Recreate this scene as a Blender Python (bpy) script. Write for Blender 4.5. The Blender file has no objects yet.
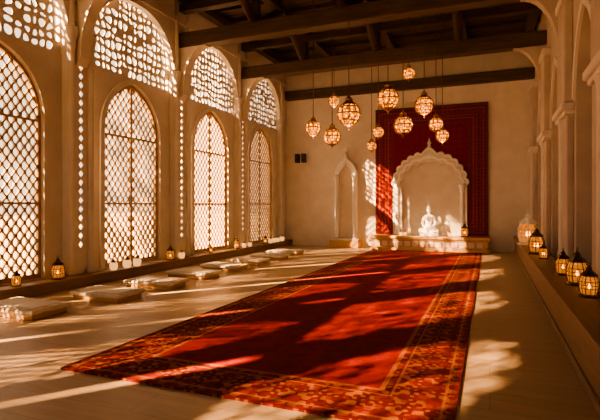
import bpy, math, random, bmesh
from mathutils import Vector, Matrix
from mathutils.geometry import tessellate_polygon
random.seed(7)
S=1.6
sc=bpy.context.scene
pi=math.pi
# ---------------------------------------------------------------- materials
class NT:
    def __init__(s,name):
        s.m=bpy.data.materials.new(name); s.m.use_nodes=True
        s.t=s.m.node_tree; s.n=s.t.nodes; s.l=s.t.links
        s.b=s.n['Principled BSDF']
    def node(s,t,**k):
        n=s.n.new(t)
        for a,v in k.items(): setattr(n,a,v)
        return n
    def put(s,sock,v):
        if isinstance(v,bpy.types.NodeSocket): s.l.new(v,sock)
        else: sock.default_value=v
    def math(s,op,a,b=0.0,c=None):
        n=s.node('ShaderNodeMath',operation=op)
        s.put(n.inputs[0],a); s.put(n.inputs[1],b)
        if c is not None: s.put(n.inputs[2],c)
        return n.outputs[0]
    def mix(s,f,a,b,bt='MIX'):
        n=s.node('ShaderNodeMix',data_type='RGBA',blend_type=bt)
        s.put(n.inputs[0],f); s.put(n.inputs[6],a); s.put(n.inputs[7],b)
        return n.outputs[2]
    def coord(s):
        return s.node('ShaderNodeTexCoord').outputs['Object']
    def noise(s,scale,detail=4,vec=None,rough=.5):
        n=s.node('ShaderNodeTexNoise'); n.inputs['Scale'].default_value=scale
        n.inputs['Detail'].default_value=detail; n.inputs['Roughness'].default_value=rough
        s.l.new(vec if vec is not None else s.coord(),n.inputs['Vector'])
        return n.outputs[0]
    def ramp(s,f,stops,interp='LINEAR'):
        n=s.node('ShaderNodeValToRGB'); n.color_ramp.interpolation=interp
        e=n.color_ramp.elements
        while len(e)<len(stops): e.new(.5)
        for el,(p,c) in zip(e,stops): el.position=p; el.color=(*c,1) if len(c)==3 else c
        s.put(n.inputs[0],f); return n.outputs[0]
    def bump(s,h,st=.3,d=.02):
        n=s.node('ShaderNodeBump'); n.inputs['Strength'].default_value=st; n.inputs['Distance'].default_value=d
        s.l.new(h,n.inputs['Height']); s.l.new(n.outputs[0],s.b.inputs['Normal'])
    def base(s,v): s.put(s.b.inputs['Base Color'],v)
    def rough(s,v): s.put(s.b.inputs['Roughness'],v)

def simple(name,c1,c2,scale=4,rough=.7,metal=0,bump=.2,stretch=None):
    t=NT(name); v=t.coord()
    if stretch:
        mp=t.node('ShaderNodeMapping'); mp.inputs['Scale'].default_value=stretch
        t.l.new(v,mp.inputs[0]); v=mp.outputs[0]
    n=t.noise(scale,6,v,.6)
    t.base(t.ramp(n,[(.3,c1),(.7,c2)])); t.rough(rough); t.b.inputs['Metallic'].default_value=metal
    if bump: t.bump(n,bump)
    return t.m
PLASTER=simple('plaster',(.66,.61,.55),(.77,.72,.65),2.2,.85,0,.15)
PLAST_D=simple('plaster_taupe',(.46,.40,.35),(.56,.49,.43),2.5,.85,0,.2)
STONE=simple('cream_stone',(.66,.60,.52),(.78,.72,.63),6,.55,0,.15)
MARBLE=simple('white_marble',(.84,.82,.79),(.91,.90,.87),5,.35,0,.05)
WOOD=simple('dark_wood',(.042,.027,.019),(.095,.061,.042),3,.6,0,.4,(6,1,6))
WOODX=simple('dark_beam_wood',(.048,.031,.022),(.105,.070,.048),3,.6,0,.4,(.6,5,5))
BENCHW=simple('bench_wood',(.20,.13,.08),(.29,.19,.12),3,.5,0,.3,(6,.6,6))
LATT=simple('lattice_wood',(.37,.25,.15),(.52,.37,.22),8,.55,0,.1)
BRASS=simple('aged_brass',(.28,.13,.035),(.52,.27,.08),12,.35,.85,.1)
IRON=simple('dark_bronze',(.07,.045,.03),(.15,.095,.055),12,.4,.75,.1)
GOLDW=simple('gilded_wood',(.50,.30,.13),(.68,.45,.22),6,.4,.15,.2,(.6,4,4))
CUSH=simple('woven_mat',(.62,.55,.46),(.77,.70,.60),14,.85,0,.4)
BLACK=simple('black_plastic',(.02,.02,.02),(.04,.04,.04),8,.5,0,0)
SAND=simple('sand_ground',(.50,.42,.32),(.60,.51,.40),.5,.9,0,.1)
LEAF=simple('foliage',(.05,.09,.02),(.12,.16,.05),5,.7,0,.3)
BARK=simple('bark',(.14,.09,.05),(.22,.15,.09),6,.9,0,.5)
MAHOG=simple('mahogany',(.07,.012,.008),(.14,.025,.015),6,.5)

def glow(name,col,st,pat=True,scale=26):
    t=NT(name); t.base((*[c*.6 for c in col],1)); t.rough(.4)
    t.b.inputs['Emission Color'].default_value=(*col,1)
    if pat:
        v=t.node('ShaderNodeTexVoronoi',feature='DISTANCE_TO_EDGE'); v.inputs['Scale'].default_value=scale
        t.l.new(t.coord(),v.inputs['Vector'])
        f=t.ramp(v.outputs[0],[(.06,(.05,.05,.05)),(.24,(1,1,1))])
        t.base(t.mix(f,(.30,.15,.05,1),(*[c*.7 for c in col],1)))
        bw=t.math('MULTIPLY',f,st); t.l.new(bw,t.b.inputs['Emission Strength'])
    else: t.b.inputs['Emission Strength'].default_value=st
    return t.m
GLOW=glow('amber_pierced_glass',(1,.30,.035),4.6,True,14)
GLOWC=glow('candle_glass',(1,.50,.18),1.2,False)
FLAME=glow('candle_flame',(1,.48,.12),14,False)
g=NT('amber_glass'); g.base((.7,.36,.12,1)); g.rough(.2); g.b.inputs['Transmission Weight'].default_value=.7
g.b.inputs['Emission Color'].default_value=(1,.38,.07,1); g.b.inputs['Emission Strength'].default_value=.28; GLASS=g.m

# floor planks
t=NT('floor_planks'); mp=t.node('ShaderNodeMapping'); t.l.new(t.coord(),mp.inputs[0])
br=t.node('ShaderNodeTexBrick'); t.l.new(mp.outputs[0],br.inputs[0])
br.inputs['Color1'].default_value=(.46,.345,.235,1); br.inputs['Color2'].default_value=(.54,.42,.295,1)
br.inputs['Mortar'].default_value=(.27,.19,.125,1); br.inputs['Scale'].default_value=1
br.inputs['Mortar Size'].default_value=.007; br.inputs['Brick Width'].default_value=5.2; br.inputs['Row Height'].default_value=.36
mp2=t.node('ShaderNodeMapping'); mp2.inputs['Scale'].default_value=(.6,6,1); t.l.new(t.coord(),mp2.inputs[0])
n=t.noise(2,8,mp2.outputs[0],.7)
t.base(t.mix(.6,br.outputs[0],t.ramp(n,[(.3,(.32,.225,.145)),(.7,(.61,.475,.335))])))
t.rough(t.ramp(n,[(.3,(.32,.32,.32)),(.7,(.5,.5,.5))])); t.bump(br.outputs[1],.1,-.004); FLOOR=t.m

def textile(name,ia,ib,HW,HL,red=(.25,.013,.010),bord=.55,k=11.0,gold=(.50,.18,.06),bs=.5,fs=.35):
    t=NT(name); sp=t.node('ShaderNodeSeparateXYZ'); t.l.new(t.coord(),sp.inputs[0])
    a=sp.outputs[ia]; b=sp.outputs[ib]
    da=t.math('SUBTRACT',HW,t.math('ABSOLUTE',a)); db=t.math('SUBTRACT',HL,t.math('ABSOLUTE',b))
    d=t.math('MINIMUM',da,db)
    def motif(k,th,sft=0):
        s1=t.math('SINE',t.math('MULTIPLY',a,k)); s2=t.math('SINE',t.math('MULTIPLY',b,k))
        c1=t.math('COSINE',t.math('MULTIPLY',a,k*2.5)); c2=t.math('COSINE',t.math('MULTIPLY',b,k*2.5))
        p=t.math('ADD',t.math('MULTIPLY',s1,s2),t.math('MULTIPLY',t.math('MULTIPLY',c1,c2),.7))
        return t.math('GREATER_THAN',t.math('ABSOLUTE',p),th)
    m1=motif(k,.62); m2=motif(k*1.9,.55); m3=motif(k*.5,.9)
    nz=t.noise(30,3)
    field=t.mix(t.math('MULTIPLY',m1,fs),(*red,1),(*[c*.45 for c in red],1))
    field=t.mix(t.math('MULTIPLY',m3,.15),field,(red[0]*1.2,red[1]*2,red[2]*2,1))
    bcol=t.mix(t.math('MULTIPLY',m2,bs),(red[0]*.55,red[1]*.9,red[2]*.9,1),(*gold,1))
    bcol=t.mix(t.math('MULTIPLY',m1,.7),bcol,(red[0]*.85,red[1]*1.2,red[2],1))
    inb=t.math('LESS_THAN',d,bord)
    col=t.mix(inb,field,bcol)
    for p,w in ((.03,.03),(.10,.012),(bord-.10,.012),(bord,.022)):
        ln=t.math('LESS_THAN',t.math('ABSOLUTE',t.math('SUBTRACT',d,p)),w)
        col=t.mix(t.math('MULTIPLY',ln,.55),col,(*gold,1) if p!=.03 else (red[0]*.6,red[1],red[2],1))
    col=t.mix(.35,col,t.mix(1.0,col,t.ramp(nz,[(.3,(.55,.55,.55)),(.7,(1.2,1.2,1.2))]),'MULTIPLY'))
    t.base(col); t.rough(.95); t.b.inputs['Specular IOR Level'].default_value=.15; t.bump(nz,.35,.006)
    return t.m

# ---------------------------------------------------------------- mesh builder
class MB:
    def __init__(s): s.v=[];s.f=[];s.mi=[];s.sm=[];s.mats=[]
    def add(s,vs,fs,mat,smooth=False,off=(0,0,0)):
        if mat not in s.mats: s.mats.append(mat)
        i=s.mats.index(mat); o=len(s.v)
        s.v+=[(a[0]+off[0],a[1]+off[1],a[2]+off[2]) for a in vs]
        for f in fs: s.f.append([o+q for q in f]); s.mi.append(i); s.sm.append(smooth)
    def box(s,x0,x1,y0,y1,z0,z1,mat,c=0.0):
        if c<=0:
            v=[(x,y,z) for z in (z0,z1) for y in (y0,y1) for x in (x0,x1)]
            s.add(v,[(0,2,3,1),(4,5,7,6),(0,1,5,4),(2,6,7,3),(0,4,6,2),(1,3,7,5)],mat); return
        v=[];idx={}
        for iz,z in ((0,z0),(1,z1)):
            for iy,y in ((0,y0),(1,y1)):
                for ix,x in ((0,x0),(1,x1)):
                    sx=c if ix==0 else -c; sy=c if iy==0 else -c; sz=c if iz==0 else -c
                    idx[(ix,iy,iz,0)]=len(v); v.append((x,y+sy,z+sz))
                    idx[(ix,iy,iz,1)]=len(v); v.append((x+sx,y,z+sz))
                    idx[(ix,iy,iz,2)]=len(v); v.append((x+sx,y+sy,z))
        f=[]; I=lambda a,b,d,k: idx[(a,b,d,k)]
        for q in (0,1):
            f.append([I(q,0,0,0),I(q,1,0,0),I(q,1,1,0),I(q,0,1,0)])
            f.append([I(0,q,0,1),I(1,q,0,1),I(1,q,1,1),I(0,q,1,1)])
            f.append([I(0,0,q,2),I(1,0,q,2),I(1,1,q,2),I(0,1,q,2)])
        for p in (0,1):
            for q in (0,1):
                f.append([I(p,q,0,0),I(p,q,1,0),I(p,q,1,1),I(p,q,0,1)])
                f.append([I(p,0,q,0),I(p,1,q,0),I(p,1,q,2),I(p,0,q,2)])
                f.append([I(0,p,q,1),I(1,p,q,1),I(1,p,q,2),I(0,p,q,2)])
                for r in (0,1): f.append([I(p,q,r,0),I(p,q,r,1),I(p,q,r,2)])
        s.add(v,[list(x) for x in {tuple(sorted(y)):y for y in f}.values()],mat)
    def lathe(s,prof,n,mat,c=(0,0,0),smooth=True,ph=0):
        vs=[];fs=[]
        for r,z in prof:
            for k in range(n):
                a=2*pi*k/n+ph; vs.append((r*math.cos(a),r*math.sin(a),z))
        m=len(prof)
        for i in range(m-1):
            for k in range(n):
                fs.append((i*n+k,i*n+(k+1)%n,(i+1)*n+(k+1)%n,(i+1)*n+k))
        fs.append(tuple(range(n))[::-1]); fs.append(tuple((m-1)*n+k for k in range(n)))
        s.add(vs,fs,mat,smooth,c)
    def tube(s,pts,r,mat,n=6,c=(0,0,0)):
        P=[Vector(p) for p in pts]; vs=[];fs=[]
        for i,p in enumerate(P):
            d=(P[min(i+1,len(P)-1)]-P[max(i-1,0)]).normalized()
            up=Vector((0,0,1)) if abs(d.z)<.9 else Vector((1,0,0))
            a=d.cross(up).normalized(); b=d.cross(a)
            rr=r[i] if isinstance(r,(list,tuple)) else r
            for k in range(n):
                q=p+a*math.cos(2*pi*k/n)*rr+b*math.sin(2*pi*k/n)*rr; vs.append(tuple(q))
        for i in range(len(P)-1):
            for k in range(n): fs.append((i*n+k,i*n+(k+1)%n,(i+1)*n+(k+1)%n,(i+1)*n+k))
        fs.append(tuple(range(n))); fs.append(tuple((len(P)-1)*n+k for k in range(n)))
        s.add(vs,fs,mat,True,c)
    def plate(s,outer,holes,a0,a1,axis,mat):
        loops=[outer]+holes
        flat=[p for L in loops for p in L]
        tr=tessellate_polygon([[Vector((p[0],p[1],0)) for p in L] for L in loops])
        N=len(flat)
        P=(lambda p,a:(a,p[0],p[1])) if axis=='x' else ((lambda p,a:(p[0],a,p[1])) if axis=='y' else (lambda p,a:(p[0],p[1],a)))
        vs=[P(p,a0) for p in flat]+[P(p,a1) for p in flat]
        fs=[tuple(q) for q in tr]+[tuple(x+N for x in q) for q in tr]
        o=0
        for L in loops:
            m=len(L)
            for i in range(m):
                j=(i+1)%m; fs.append((o+i,o+j,o+j+N,o+i+N))
            o+=m
        s.add(vs,fs,mat)
    def done(s,name,loc=(0,0,0),rot=0,scale=1,bevel=0):
        me=bpy.data.meshes.new(name)
        me.from_pydata([(a*S,b*S,c*S) for a,b,c in s.v],[],s.f)
        for m in s.mats: me.materials.append(m)
        me.polygons.foreach_set('material_index',s.mi); me.polygons.foreach_set('use_smooth',s.sm)
        bm=bmesh.new(); bm.from_mesh(me); bmesh.ops.recalc_face_normals(bm,faces=bm.faces); bm.to_mesh(me); bm.free()
        o=bpy.data.objects.new(name,me); sc.collection.objects.link(o)
        o.location=[q*S for q in loc]; o.rotation_euler=(0,0,rot); o.scale=(scale,)*3
        if bevel:
            b=o.modifiers.new('b','BEVEL'); b.width=bevel*S; b.segments=2; b.limit_method='ANGLE'
        return o
def dup(o,loc,rot=0,scale=1):
    c=o.copy(); c.location=[q*S for q in loc]; c.rotation_euler=(0,0,rot); c.scale=(scale,)*3
    sc.collection.objects.link(c); return c

def arch(w,zs,za,n=14,cy=0):
    H=za-zs; c=(H*H-w*w)/(2*w); R=c+w; pts=[]
    a1=math.atan2(H,c) if c>=0 else pi-math.atan2(H,-c)
    for i in range(n+1):
        a=a1*i/n
        pts.append((cy+c-R*math.cos(a),zs+R*math.sin(a)))
    right=[(2*cy-p[0],p[1]) for p in pts[:-1]][::-1]
    return pts+right
def halfw(w,zs,za,z):
    if z<=zs: return w
    H=za-zs; c=(H*H-w*w)/(2*w); R=c+w
    q=R*R-(z-zs)**2
    return max(0,math.sqrt(max(q,0))-c)

XL=-4.8; XO=-5.0; YB=10.9; YF=-4.25; XR=.86; XRB=1.2; ZT=4.6
WIN=[3.43+2.1*i for i in range(-3,4)]
BEAMS=[4.48+2.1*i for i in range(-4,3)]
WW,ZS,ZA,Z0=.58,2.04,2.78,.14
# ---------------------------------------------------------------- floor / ceiling
m=MB(); m.box(XO,XRB+.2,YF-.2,YB+.2,-.1,0,FLOOR); m.done('floor')
m=MB(); m.box(XO-.2,XRB+.4,YF-.3,YB+.3,ZT,ZT+.12,WOOD)
y=YF
while y<YB:
    m.box(XO,XRB,y,y+.235,ZT-.03,ZT,WOODX); y+=.25
m.done('ceiling')
# ---------------------------------------------------------------- left wall
m=MB()
def dapple_screen(m,yc,hw,z0,z1,x0,x1,mat):  # pierced holes showing sky stand in for dappled light on the plaster
    cs=.108; nu=round(2*hw/cs); nv=round((z1-z0)/cs); G={}
    for i in range(nu+1):
        for j in range(nv+1):
            ju=0 if i in(0,nu) else random.uniform(-.42,.42)*cs
            jv=0 if j in(0,nv) else random.uniform(-.42,.42)*cs
            G[i,j]=(yc-hw+2*hw*i/nu+ju,z0+(z1-z0)*j/nv+jv)
    for i in range(nu):
        for j in range(nv):
            q=[G[i,j],G[i+1,j],G[i+1,j+1],G[i,j+1]]
            if random.random()<.05:
                vs=[(x,a,b) for x in(x0,x1) for a,b in q]; m.add(vs,[(0,1,2,3),(4,5,6,7)],mat); continue
            cx=sum(a for a,b in q)/4; cz=sum(b for a,b in q)/4
            out=[]
            for k in range(4):
                a=q[k];b=q[(k+1)%4]; out+= [a,((a[0]+b[0])/2,(a[1]+b[1])/2)]
            f=random.uniform(.62,1.0)
            inn=[(cx+(p[0]-cx)*(.62 if k%2==0 else .82)*f,cz+(p[1]-cz)*(.62 if k%2==0 else .82)*f) for k,p in enumerate(out)]
            vs=[(x,a,b) for x in(x0,x1) for L in(out,inn) for a,b in L]
            fs=[]
            for k in range(8):
                l=(k+1)%8
                fs+= [(k,l,8+l,8+k),(16+k,16+l,24+l,24+k),(8+k,8+l,24+l,24+k)]
            m.add(vs,fs,mat)
for c in WIN:
    win=[(c-WW,Z0)]+arch(WW,ZS,ZA,14,c)+[(c+WW,Z0)]
    m.plate([(c-.85,0),(c+.85,0),(c+.85,2.86),(c-.85,2.86)],[win],XO,-4.9,'x',PLASTER)
    dapple_screen(m,c,.85,2.86,3.98,-4.93,-4.915,PLASTER)
    m.box(XO,-4.9,c-.85,c+.85,3.98,ZT,PLASTER)
    a=arch(.85,3.15,3.95,16,c)
    m.plate([*a,(c+.85,ZT),(c-.85,ZT)],[],-4.9,XL,'x',PLASTER)
    o1=[(c-WW-.07,Z0)]+arch(WW+.07,ZS,ZA+.085,14,c)+[(c+WW+.07,Z0)]
    o0=[(c+WW,Z0)]+arch(WW,ZS,ZA,14,c)[::-1]+[(c-WW,Z0)]
    m.plate(o1+o0,[],-4.9,-4.87,'x',PLASTER)
PC=[c+1.05 for c in WIN]; PC=[WIN[0]-1.05]+PC
for p in PC:
    y0,y1=p-.2,p+.2
    if p==PC[0]: y0=YF
    if p==PC[-1]: y1=YB
    m.box(XO,XL,y0,y1,0,.40,PLASTER); m.box(XO,XL,y0,y1,2.80,ZT,PLASTER)
    if p==PC[-1] or p==PC[0]: m.box(XO,XL,y0,y1,.4,2.8,PLASTER)
    else:
        holes=[]
        z=.5
        while z<2.75:
            holes.append([(p-.036,z),(p,z-.048),(p+.036,z),(p,z+.048)])
            z+=.112
        m.plate([(y0,.4),(y1,.4),(y1,2.8),(y0,2.8)],holes,XL-.02,XL,'x',PLASTER)
        m.box(XO,XL-.02,y0,y0+.03,.4,2.8,PLASTER)
    for sgn in(-1,1):
        yy=p+sgn*.15
        if yy>YB-.05: continue
        m.lathe([(.07,.12),(.07,.2),(.05,.25),(.045,.3),(.045,2.95),(.06,2.98),(.05,3.0),(.075,3.12),(.08,3.16),(.08,3.2)],12,PLASTER,(XL,yy,0))
        m.tube([(XL,yy,3.2),(XL,yy,ZT)],.04,PLASTER,8)
m.box(XL-.01,XL+.03,YF,YB,4.02,4.10,PLASTER)
m.done('wall_left')
def lattice():
    m=MB(); cw,ch=.108,.145; bw,bd=.0085,.012
    lo,hi=Z0,ZA
    def bar(p,q,w=bw,d=bd,mat=LATT):
        p=Vector((p[0],p[1]));q=Vector((q[0],q[1])); t=(q-p).normalized(); n=Vector((-t.y,t.x))*w
        vs=[(x,a.x,a.y) for x in(-d,d) for a in(p+n,p-n,q-n,q+n)]
        m.add(vs,[(0,1,2,3),(4,5,6,7),(0,1,5,4),(1,2,6,5),(2,3,7,6),(3,0,4,7)],mat)
    for s in(-1,1):
        for k in range(-36,37):
            seg=[]
            for i in range(401):
                v=lo+(hi-lo)*i/400; u=cw*(k+s*v/ch)
                if abs(u)<=halfw(WW-.02,ZS,ZA-.03,v): seg.append((u,v))
            if len(seg)>4: bar(seg[0],seg[-1])
    vv=math.floor(lo/(ch/2))*ch/2
    while vv<hi:
        par=round(vv/(ch/2))%2
        for k in range(-8,9):
            u=cw*(k+.5*par)
            if vv>lo+.02 and abs(u)<halfw(WW-.03,ZS,ZA-.05,vv):
                r=.022
                vs=[(x,u+r*math.cos(a*pi/4),vv+r*math.sin(a*pi/4)) for x in(-.016,.016) for a in range(8)]
                m.add(vs,[tuple(range(8)),tuple(range(8,16))]+[(a,(a+1)%8,8+(a+1)%8,8+a) for a in range(8)],LATT)
        vv+=ch/2
    o1=[(-WW+.002,Z0)]+arch(WW-.002,ZS,ZA-.004,14)+[(WW-.002,Z0)]
    o0=[(WW-.035,Z0)]+arch(WW-.035,ZS,ZA-.05,14)[::-1]+[(-WW+.035,Z0)]
    m.plate(o1+o0,[],-.025,.025,'x',LATT)
    m.box(-.022,.022,-WW+.03,WW-.03,Z0+.001,Z0+.05,LATT)
    m.box(-.02,.02,-.012,.012,Z0+.03,ZA-.06,LATT)
    for z in(1.02,ZS-.05): m.box(-.02,.02,-WW+.03,WW-.03,z-.012,z+.012,LATT)
    return m
L0=lattice().done('window_1',(-4.95,WIN[0],0))
for i,c in enumerate(WIN[1:]):
    d=dup(L0,(-4.95,c,0)); d.name='window_%d'%(i+2)
m=MB(); m.box(XL+.081,-4.62,YF,YB-.002,0,.10,BENCHW); m.box(XL+.001,-4.60,YF,YB-.002,.10,.13,BENCHW); m.done('trim_1',bevel=.004)
# ---------------------------------------------------------------- back / front wall
m=MB(); m.box(XO,XRB+.2,YB,YB+.2,0,ZT,PLASTER); m.done('wall_back')
m=MB()
hs=[]
for c in(-3.9,-1.9,.05):
    hs.append([(c-.72,.03)]+arch(.72,1.7,2.5,12,c)+[(c+.72,.03)])  # arched openings added behind the camera to let in fill light
m.plate([(XO,0),(XRB+.2,0),(XRB+.2,ZT),(XO,ZT)],hs,YF-.2,YF,'y',PLASTER); m.done('wall_front')
m=MB(); m.box(XO-2,XRB+2,YF-5,YF-.21,2.75,2.9,WOOD)  # unseen porch roof, added to block sun through the front arches
for x in(-6.5,-4.9,-2.9,-.9,1.1,3): m.lathe([(.14,-.12),(.14,.1),(.1,.15),(.09,2.55),(.14,2.7),(.15,2.76)],12,STONE,(x,YF-4.8,0))
m.done('sun_block_porch')
# ---------------------------------------------------------------- right wall
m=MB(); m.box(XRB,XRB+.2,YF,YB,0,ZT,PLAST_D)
RP=[-3.15+2.1*i for i in range(0,7)]
y0=YF
for i,c in enumerate(RP):
    y1=c+1.05 if i<len(RP)-1 else YB
    hole=[(c-.55,.02)]+arch(.55,2.15,2.95,12,c)+[(c+.55,.02)]
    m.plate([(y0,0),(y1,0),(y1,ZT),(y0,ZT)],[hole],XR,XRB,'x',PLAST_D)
    o0=arch(.55,2.15,2.95,12,c)[::-1]
    m.plate(arch(.63,2.15,3.05,12,c)+o0,[],XR-.03,XR,'x',PLASTER)
    y0=y1
for i in range(len(RP)+1):
    p=RP[0]-1.05+2.1*i
    a,b=p-.36,p+.36
    a=max(a,YF); b=min(b,YB)
    if b-a<.1: continue
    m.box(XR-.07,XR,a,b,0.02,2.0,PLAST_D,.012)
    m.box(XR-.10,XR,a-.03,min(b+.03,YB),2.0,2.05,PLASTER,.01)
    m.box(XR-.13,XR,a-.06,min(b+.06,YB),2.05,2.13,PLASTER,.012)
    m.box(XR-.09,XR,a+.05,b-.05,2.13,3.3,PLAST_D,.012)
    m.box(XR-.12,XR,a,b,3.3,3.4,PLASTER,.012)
    m.lathe([(.05,.36),(.05,.44),(.035,.48),(.032,1.9),(.05,1.97),(.05,2.0)],10,PLASTER,(XR-.07,p,0))
m.done('wall_right')
m=MB(); m.box(.49,XR-.135,YF+.05,YB-.02,0,.29,BENCHW); m.box(.46,XR-.135,YF+.05,YB-.02,.29,.35,BENCHW); m.box(.475,.49,YF+.05,YB-.02,0,.06,BENCHW)
m.done('wall_bench',bevel=.006)
# ---------------------------------------------------------------- roof timbers
m=MB()
for y in BEAMS:
    m.box(XL-.02,XR-.0,y-.11,y+.11,3.62,3.85,WOODX,.012)
    m.box(XL,XR,y-.07,y+.07,4.22,4.34,WOODX)
    for x in(-3.4,-1.95,-.5):
        m.box(x-.05,x+.05,y-.06,y+.06,3.85,4.22,WOOD)
m.done('ceiling_tie_beams')
m=MB()
for x in(-4.65,-3.4,-1.95,-.5,.72):
    m.box(x-.075,x+.075,YF,YB,4.34,4.50,WOOD,.01)
y=YF+.2
while y<YB:
    m.box(XL,XR,y-.04,y+.04,4.50,4.57,WOODX); y+=.52
for y in BEAMS[2:]:
    for x in (-3.4,-1.95,-.5):
        m.tube([(x,y-.12,3.87),(x,y-.95,4.40)],.08,WOOD,4)
        if y<8: m.tube([(x,y+.12,3.87),(x,y+.95,4.40)],.08,WOOD,4)
m.done('ceiling_rafters')
m=MB(); m.box(XL+.04,XR,YB-.14,YB-.001,3.62,3.84,WOODX,.01); m.done('trim_2')
m=MB()
for y in BEAMS[3:]:
    def brace(x0,sg):
        pts=[(x0,2.75)]
        for i in range(11):
            a=pi/2*i/10; pts.append((x0+sg*(.08+.42*(1-math.cos(a))),2.85+.76*math.sin(a)))
        pts.append((x0,3.61)); return pts
    m.plate(brace(XL+.0,1),[],y-.08,y+.08,'y',PLASTER)
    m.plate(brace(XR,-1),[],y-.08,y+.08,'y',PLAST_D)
m.done('trim_3')
# ---------------------------------------------------------------- carpet
CW,CL=2.27/2,8.25/2
m=MB(); m.box(-CW,CW,-CL,CL,.0,.012,textile('red_carpet_pile',0,1,CW*S,CL*S,bord=.62,k=9))
m.done('persian_carpet',(-1.285,6.23,.0005))
# ---------------------------------------------------------------- mihrab
xc=-1.255; HWt=1.185
TX=textile('red_wall_textile',0,2,HWt*S,1.42*S,red=(.25,.011,.010),bord=.42,k=15,gold=(.38,.09,.035),bs=.5,fs=.4)
def outl(w,zs,za,n,am,lobes,sc_=1,ogee=0.0):
    b=arch(w,zs,za,n); N=len(b); out=[]
    for i,p in enumerate(b):
        tt=i/(N-1); s_=tt*2 if tt<=.5 else (1-tt)*2
        pn=b[min(i+1,N-1)]; pp=b[max(i-1,0)]
        tx,tz=pn[0]-pp[0],pn[1]-pp[1]; L=math.hypot(tx,tz) or 1
        nx,nz=-tz/L,tx/L
        o=am*abs(math.sin(pi*lobes*s_))*(1 if 0<s_<1 else 0)
        out.append((p[0]+nx*o,p[1]+nz*o+(ogee*max(0,(s_-.86)/.14)**2)))
    return out
m=MB()
ZC=.33+1.42
inner=[(-.70,-1.419)]+[(a,b-ZC) for a,b in outl(.70,1.35,2.05,30,.04,5)]+[(.70,-1.419)]
m.plate([(-HWt,-1.42),(-.70,-1.42)]+inner[1:-1]+[(.70,-1.42),(HWt,-1.42),(HWt,1.42),(-HWt,1.42)],[],-.045,0,'y',TX)
e=1.42
for a,b,c,d in((-HWt-.04,HWt+.04,e,e+.05),(-HWt-.04,-HWt,-e,e),(HWt,HWt+.04,-e,e)): m.box(a,b,-.052,0,c,d,MAHOG,.004)
d=.36
m.box(-HWt+d,HWt-d,-.052,-.045,e-d,e-d+.03,MAHOG); m.box(-HWt+d-.03,-HWt+d,-.052,-.045,-e,e-d+.03,MAHOG); m.box(HWt-d,HWt-d+.03,-.052,-.045,-e,e-d+.03,MAHOG)
m.done('hanging_red_textile',(xc,YB-.002,ZC))
m=MB()
zb=.33
out=outl(.80,1.42,2.16,42,.045,7,ogee=.16)
inn=outl(.60,1.38,1.88,42,.06,4,ogee=.05)
m.plate([(-.80,zb)]+out+[(.80,zb),(.60,zb)]+inn[::-1]+[(-.60,zb)],[],-.14,-.054,'y',STONE)
o2=outl(.70,1.40,2.02,42,.04,5,ogee=.09); i2=outl(.66,1.39,1.96,42,.05,5,ogee=.07)
m.plate(o2+i2[::-1],[],-.17,-.141,'y',MARBLE)
o3=outl(.78,1.42,2.13,42,.045,7,ogee=.15); i3=outl(.755,1.41,2.10,42,.045,7,ogee=.14)
m.plate(o3+i3[::-1],[],-.165,-.141,'y',MARBLE)
for sx in(-1,1):
    m.lathe([(.07,zb),(.07,zb+.06),(.045,zb+.1),(.04,1.25),(.06,1.3),(.045,1.33),(.08,1.42),(.08,1.46)],14,MARBLE,(sx*.70,-.15,0))
m.lathe([(.04,2.30),(.03,2.34),(.045,2.38),(.02,2.43),(.002,2.5)],10,MARBLE,(0,-.10,0))
m.done('mihrab_arch',(xc,YB-.004,0))
m=MB()
x0,x1=-HWt-.06,HWt+.06
m.box(x0,x1,-.50,0,.0,.07,GOLDW,.008); m.box(x0+.04,x1-.04,-.46,0,.07,.24,GOLDW); m.box(x0+.02,x1-.02,-.48,0,.22,.25,GOLDW,.006); m.box(x0-.02,x1+.02,-.52,0,.26,.32,GOLDW,.01); m.box(x0,x1,-.5,0,.25,.262,GOLDW)
k=x0+.1
while k<x1-.12:
    m.box(k,k+.12,-.472,-.46,.095,.205,STONE,.004); k+=.165
m.done('altar_dais',(xc,YB-.003,0))
# seated white statue -------------------------------------------------------
st=bpy.data.objects.new('seated_white_statue',None); sc.collection.objects.link(st)
st.location=((xc+.02)*S,(YB-.33)*S,.322*S); st.scale=(.95,.95,1.0)
def child(o,n): o.name=n; o.parent=st; return o
V_=[(0,0,.24),(0,.01,.40),(0,0,.56),(0,-.005,.68),(0,-.01,.76),(0,-.015,.84)]
R_=[(.16,.13),(.125,.10),(.15,.11),(.10,.08),(.050,.050),(.055,.06)]
E_=[(0,1),(1,2),(2,3),(3,4),(4,5)]
def limb(root,pts,rads):
    prev=root
    for p,r in zip(pts,rads):
        V_.append(p); R_.append((r,r)); E_.append((prev,len(V_)-1)); prev=len(V_)-1
for sx in(-1,1):
    limb(3,[(sx*.17,0,.66),(sx*.235,-.01,.46),(sx*.17,-.13,.35),(sx*.07,-.20,.31),(sx*.02,-.22,.30)],[.065,.05,.042,.032,.026])
    limb(0,[(sx*.13,-.02,.20),(sx*.31,-.13,.19),(sx*.16,-.24,.16),(-sx*.04,-.25,.15)],[.11,.085,.06,.045])
me=bpy.data.meshes.new('body'); me.from_pydata(V_,E_,[]); me.materials.append(MARBLE)
bo=bpy.data.objects.new('body',me); sc.collection.objects.link(bo); child(bo,'body')
sk=bo.modifiers.new('skin','SKIN'); sk.use_smooth_shade=True
for i,r in enumerate(R_): me.skin_vertices[0].data[i].radius=r
me.skin_vertices[0].data[0].use_root=True
ss=bo.modifiers.new('sub','SUBSURF'); ss.levels=2; ss.render_levels=2
bm=bmesh.new(); bmesh.ops.create_uvsphere(bm,u_segments=24,v_segments=18,radius=1)
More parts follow.
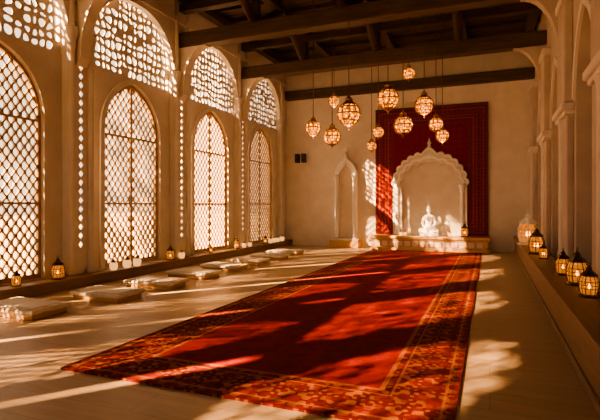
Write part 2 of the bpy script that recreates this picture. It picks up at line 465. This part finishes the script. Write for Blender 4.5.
for v in bm.verts:
    x,y,z=v.co; 
    w=.078*(1-.22*max(0,-z)); nose=.022*math.exp(-((x/.16)**2+((z+.05)/.22)**2)) if y<0 else 0
    eye=.010*(math.exp(-(((abs(x)-.36)/.16)**2+((z-.08)/.10)**2))) if y<0 else 0
    v.co=(x*w,y*.088-nose+eye,z*.110)
for f in bm.faces: f.smooth=True
me=bpy.data.meshes.new('head'); bm.to_mesh(me); bm.free(); me.materials.append(MARBLE)
ho=bpy.data.objects.new('head',me); sc.collection.objects.link(ho); child(ho,'head'); ho.location=(0,-.02,.91)
m=MB(); 
m.lathe([(.054,.585),(.060,.60),(.052,.63),(.040,.66),(.044,.675),(.030,.70),(.022,.76),(.014,.86),(.003,.95)],16,MARBLE); child(m.done('headdress'),'headdress')
m=MB(); m.lathe([(.22,0),(.23,.02),(.19,.035),(.21,.06),(.20,.08)],24,MARBLE); child(m.done('pedestal'),'pedestal')
m=MB(); 
vs=[];n=28
for r,z in ((.215,.08),(.20,.11),(.165,.15),(.12,.20),(.09,.27)):
    for k in range(n):
        a=2*pi*k/n; rr=r*(1+.04*math.cos(6*a)); vs.append((rr*math.cos(a),rr*.8*math.sin(a)-.02,z))
fs=[(i*n+k,i*n+(k+1)%n,(i+1)*n+(k+1)%n,(i+1)*n+k) for i in range(4) for k in range(n)]
m.add(vs,fs,MARBLE,True); child(m.done('draped_robe'),'draped_robe')
for sx,q in((-1,.30),(1,.32)):
    L=bpy.data.lights.new('glow','POINT'); L.energy=9; L.color=(1,.60,.30); L.shadow_soft_size=.06
    lo=bpy.data.objects.new('glow',L); sc.collection.objects.link(lo); lo.parent=st; lo.location=(sx*q*S,-.24*S,.14*S)
# ---------------------------------------------------------------- small niche shrine
m=MB()
m.box(-.36,.36,-.34,0,0,.16,GOLDW,.01); m.box(-.33,.33,-.30,0,.16,.22,STONE,.01)
og=outl(.27,1.75,2.12,24,0,1,ogee=.2)
m.plate([(-.27,.22)]+og+[(.27,.22)],[],-.06,0,'y',STONE)
og2=outl(.17,1.65,1.95,24,.0,3,ogee=.12)
m.plate([(-.26,.22)]+outl(.26,1.74,2.08,24,0,1,ogee=.18)+[(.26,.22),(.17,.22)]+og2[::-1]+[(-.17,.22)],[],-.20,-.061,'y',MARBLE)
for sx in(-1,1):
    m.lathe([(.045,.22),(.045,.27),(.03,.3),(.028,1.6),(.045,1.66),(.045,1.72)],12,MARBLE,(sx*.215,-.23,0))
m.lathe([(.03,2.28),(.035,2.33),(.01,2.38),(.002,2.44)],10,MARBLE,(0,-.07,0))
m.done('wall_niche_shrine',(-3.17,YB-.002,0))
m=MB(); m.box(-.05,.05,-.12,0,-.11,.11,BLACK,.012); m.lathe([(.035,0),(.03,.01)],12,IRON,(0,-.12,0)); 
sp=m.done('wall_speaker',(-4.45,YB-.003,2.16)); dup(sp,(-4.28,YB-.003,2.16))
# ---------------------------------------------------------------- lanterns
def pendant(x,y,z,R):
    m=MB()
    prof=[(math.sin(a)*1.0,-math.cos(a)*1.02) for a in [pi*i/14 for i in range(1,13)]]
    prof=[(max(.12,r)*R*.93,h*R) for r,h in prof]
    m.lathe(prof,20,GLOW)
    for k in range(10):
        a=2*pi*k/10
        pts=[(math.cos(a)*math.sin(q)*R,math.sin(a)*math.sin(q)*R,-math.cos(q)*R*1.04) for q in [pi*(.08+.84*i/12) for i in range(13)]]
        m.tube(pts,R*.05,BRASS,5)
    for zz in(-.62,0,.55):
        rr=math.sqrt(1-zz*zz)*R; m.tube([(math.cos(q)*rr*1.02,math.sin(q)*rr*1.02,zz*R) for q in [2*pi*i/20 for i in range(21)]],R*.06,BRASS,5)
    m.lathe([(R*.62,R*.72),(R*.68,R*.80),(R*.40,R*1.02),(R*.30,R*1.2),(R*.38,R*1.25),(R*.18,R*1.42),(R*.07,R*1.6),(R*.02,R*1.75)],16,BRASS)
    m.lathe([(R*.02,-R*1.4),(R*.08,-R*1.3),(R*.05,-R*1.2),(R*.22,-R*1.08),(R*.52,-R*.90),(R*.50,-R*.82)],16,BRASS)
    m.tube([(0,0,R*1.7),(0,0,ZT-.03-z)],.006,IRON,5)
    return m.done('pendant_lantern',(x,y,z))
PEN=[(-1.81,6.28,2.26,.16),(-1.38,6.85,2.55,.155),(-.935,7.39,2.53,.14),(-2.27,6.95,2.06,.13),(-2.58,6.94,2.21,.12),(-1.2,7.07,2.19,.135),
(-.83,8.08,2.34,.115),(-.76,8.44,2.2,.11),(-1.31,8.31,3.29,.105),(-2.52,7.82,2.81,.095),(-1.85,8.31,2.3,.10),(-2.12,8.94,2.14,.095)]
for i,p in enumerate(PEN):
    o=pendant(*p)
    if i in(0,2,4,7,9):
        L=bpy.data.lights.new('bulb','POINT'); L.energy=24; L.color=(1,.56,.25); L.shadow_soft_size=.12
        lo=bpy.data.objects.new('bulb',L); sc.collection.objects.link(lo); lo.parent=o; lo.location=(0,0,-p[3]*S*1.9)
def floorlantern(H,frame,n=6,lit=True,glass=GLASS):
    m=MB(); R=H*.27
    m.lathe([(R*1.05,0),(R*1.1,H*.02),(R*.9,H*.06),(R*.85,H*.08)],n,frame,smooth=False)
    m.lathe([(R*.74,H*.08),(R*.90,H*.25),(R*.90,H*.45),(R*.66,H*.62)],n,glass,smooth=False)
    for k in range(n):
        a=2*pi*k/n
        p=[(math.cos(a)*r*R,math.sin(a)*r*R,H*z) for r,z in((.8,.07),(.98,.25),(.98,.45),(.72,.62))]
        m.tube(p,H*.014,frame,5)
        b=2*pi*(k+.5)/n
        p=[(math.cos(b)*r*R*.9,math.sin(b)*r*R*.9,H*z) for r,z in((.8,.07),(.97,.25),(.97,.45),(.72,.62))]
        m.tube(p,H*.008,frame,4)
    for z,r in((.25,.98),(.35,.98),(.45,.98)):
        m.tube([(math.cos(2*pi*k/n)*r*R,math.sin(2*pi*k/n)*r*R,H*z) for k in range(n+1)],H*.010,frame,4)
    m.lathe([(R*.80,H*.61),(R*.95,H*.63),(R*.7,H*.70),(R*.35,H*.78),(R*.28,H*.82),(R*.34,H*.84),(R*.12,H*.90),(R*.05,H*.93)],n,frame,smooth=False)
    m.tube([(math.cos(q)*H*.045,0,H*.965+math.sin(q)*H*.045) for q in [2*pi*i/12 for i in range(13)]],H*.009,frame,5)
    m.lathe([(R*.32,H*.085),(R*.32,H*.24),(R*.1,H*.245)],12,MARBLE)
    if lit: m.lathe([(R*.05,H*.25),(R*.16,H*.29),(R*.12,H*.34),(R*.01,H*.40)],8,FLAME)
    return m
FL=floorlantern(.34,IRON).done('floor_lantern',(.65,3.85,.351),0,.70)
for loc,s in (((.66,4.40,.351),.88),((.63,4.96,.351),.72),((.575,6.95,.351),1.1),((.60,6.35,.351),.6)):
    dup(FL,loc,random.random(),s)
FW=floorlantern(.56,MARBLE,8).done('white_lantern',(.575,8.5,.351)); 
for y,s in((4.04,.80),(3.52,.55),(6.13,.70),(8.22,.7),(9.52,.6),(2.9,.6),(7.3,.45)):
    dup(FL,(-4.69,y,.131),random.random(),s)
vt=MB(); vt.lathe([(.035,0),(.05,.02),(.055,.07),(.045,.10)],12,GLOWC); vt.lathe([(.036,.10),(.04,.105),(.015,.13),(.003,.15)],12,BRASS)
V=vt.done('votive_candle_holder',(-4.67,4.9,.131))
for y in(5.15,5.35,6.4,8.5,8.75,9.75,9.95,10.15,10.4): dup(V,(-4.67,y,.131),0,random.uniform(.8,1.1))
dl=dup(FL,(xc+.76,YB-.38,.322),.3,.9)
for dx in(-.6,-.50,.45): dup(V,(xc+dx,YB-.28,.322),0,.8)
# ---------------------------------------------------------------- prayer platforms
m=MB(); m.box(-.34,.34,-.20,.20,0,.05,GOLDW,.006); m.box(-.37,.37,-.23,.23,.05,.095,CUSH,.012); m.box(-.31,.31,-.17,.17,.095,.103,STONE,.003)
PD=m.done('low_prayer_platform',(-4.0,3.08,0),.02,.95)
for i,y in enumerate((3.92,4.72,5.52,6.32,7.1,7.9,8.7)):
    dup(PD,(-3.82+.02*math.sin(i*3),y,0),random.uniform(-.05,.05),.9)
# ---------------------------------------------------------------- exterior
m=MB(); m.box(-45,XO-.001,-40,50,-.25,-.12,SAND); m.box(XO-.001,30,-40,YF-.21,-.25,-.12,SAND); m.done('ground')
def shade_tree(x,y,H,R,nleaf,seed):  # added out of view to break the sun into dapples
    rr=random.Random(seed); m=MB()
    m.tube([(0,0,-.12),(.05,.03,H*.3),(-.04,.08,H*.6),(.02,0,H*.9)],[.12,.1,.07,.03],BARK,8)
    for k in range(9):
        a=rr.uniform(0,2*pi); z=H*rr.uniform(.4,.85)
        m.tube([(0,0,z),(math.cos(a)*R*.5,math.sin(a)*R*.5,z+.25),(math.cos(a)*R*.9,math.sin(a)*R*.9,z+.6)],[.05,.03,.01],BARK,5)
    for k in range(nleaf):
        while 1:
            p=Vector((rr.uniform(-1,1),rr.uniform(-1,1),rr.uniform(-1,1)))
            if p.length<1: break
        c=Vector((p.x*R,p.y*R,H*.68+p.z*H*.36))
        d0=Vector((rr.uniform(-1,1),rr.uniform(-1,1),rr.uniform(-.3,.8))).normalized()
        u=d0.orthogonal().normalized(); v=d0.cross(u)
        for j in range(5):
            q=c+u*rr.uniform(-.12,.12)+v*rr.uniform(-.12,.12); L=rr.uniform(.08,.17); wd=L*.5
            t_=(u*rr.uniform(-1,1)+v*rr.uniform(-1,1)+d0*.4).normalized(); s_=t_.cross(d0).normalized()*wd
            m.add([tuple(q-t_*L),tuple(q+s_),tuple(q+t_*L),tuple(q-s_)],[(0,1,2,3)],LEAF)
    return m.done('offscreen_shade_tree',(x,y,0))
for i,(x,y,H,R,nl) in enumerate(((-11,-9.2,8.0,1.0,170),(-11,-6.7,7.8,1.0,170),(-11.5,-4.3,8.2,1.0,170),(-11,-1.6,7.6,.9,150),(-11,2.17,10.9,.95,1500))):  # densest one added to keep sun from the last bay off the back wall
    shade_tree(x,y,H,R,nl,i+3)
# ---------------------------------------------------------------- light
w=bpy.data.worlds.new('w'); sc.world=w; w.use_nodes=True
bg=w.node_tree.nodes['Background']; bg.inputs[0].default_value=(1,.83,.60,1); bg.inputs[1].default_value=1.9
L=bpy.data.lights.new('sun','SUN'); L.energy=74; L.color=(1,.54,.235); L.angle=math.radians(.8)
o=bpy.data.objects.new('sun',L); sc.collection.objects.link(o)
o.rotation_euler=Vector((1,1.25,-.78)).to_track_quat('-Z','Y').to_euler(); o.location=(-20,-10,15)
# ---------------------------------------------------------------- camera
cam=bpy.data.cameras.new('camera'); co=bpy.data.objects.new('camera',cam); sc.collection.objects.link(co)
cam.sensor_width=36; cam.lens=470/600*36; cam.shift_y=-5/600
co.location=(0,0,S); co.rotation_euler=(pi/2,0,math.radians(22)); sc.camera=co
sc.view_settings.view_transform='AgX'; sc.view_settings.look='AgX - Medium High Contrast'
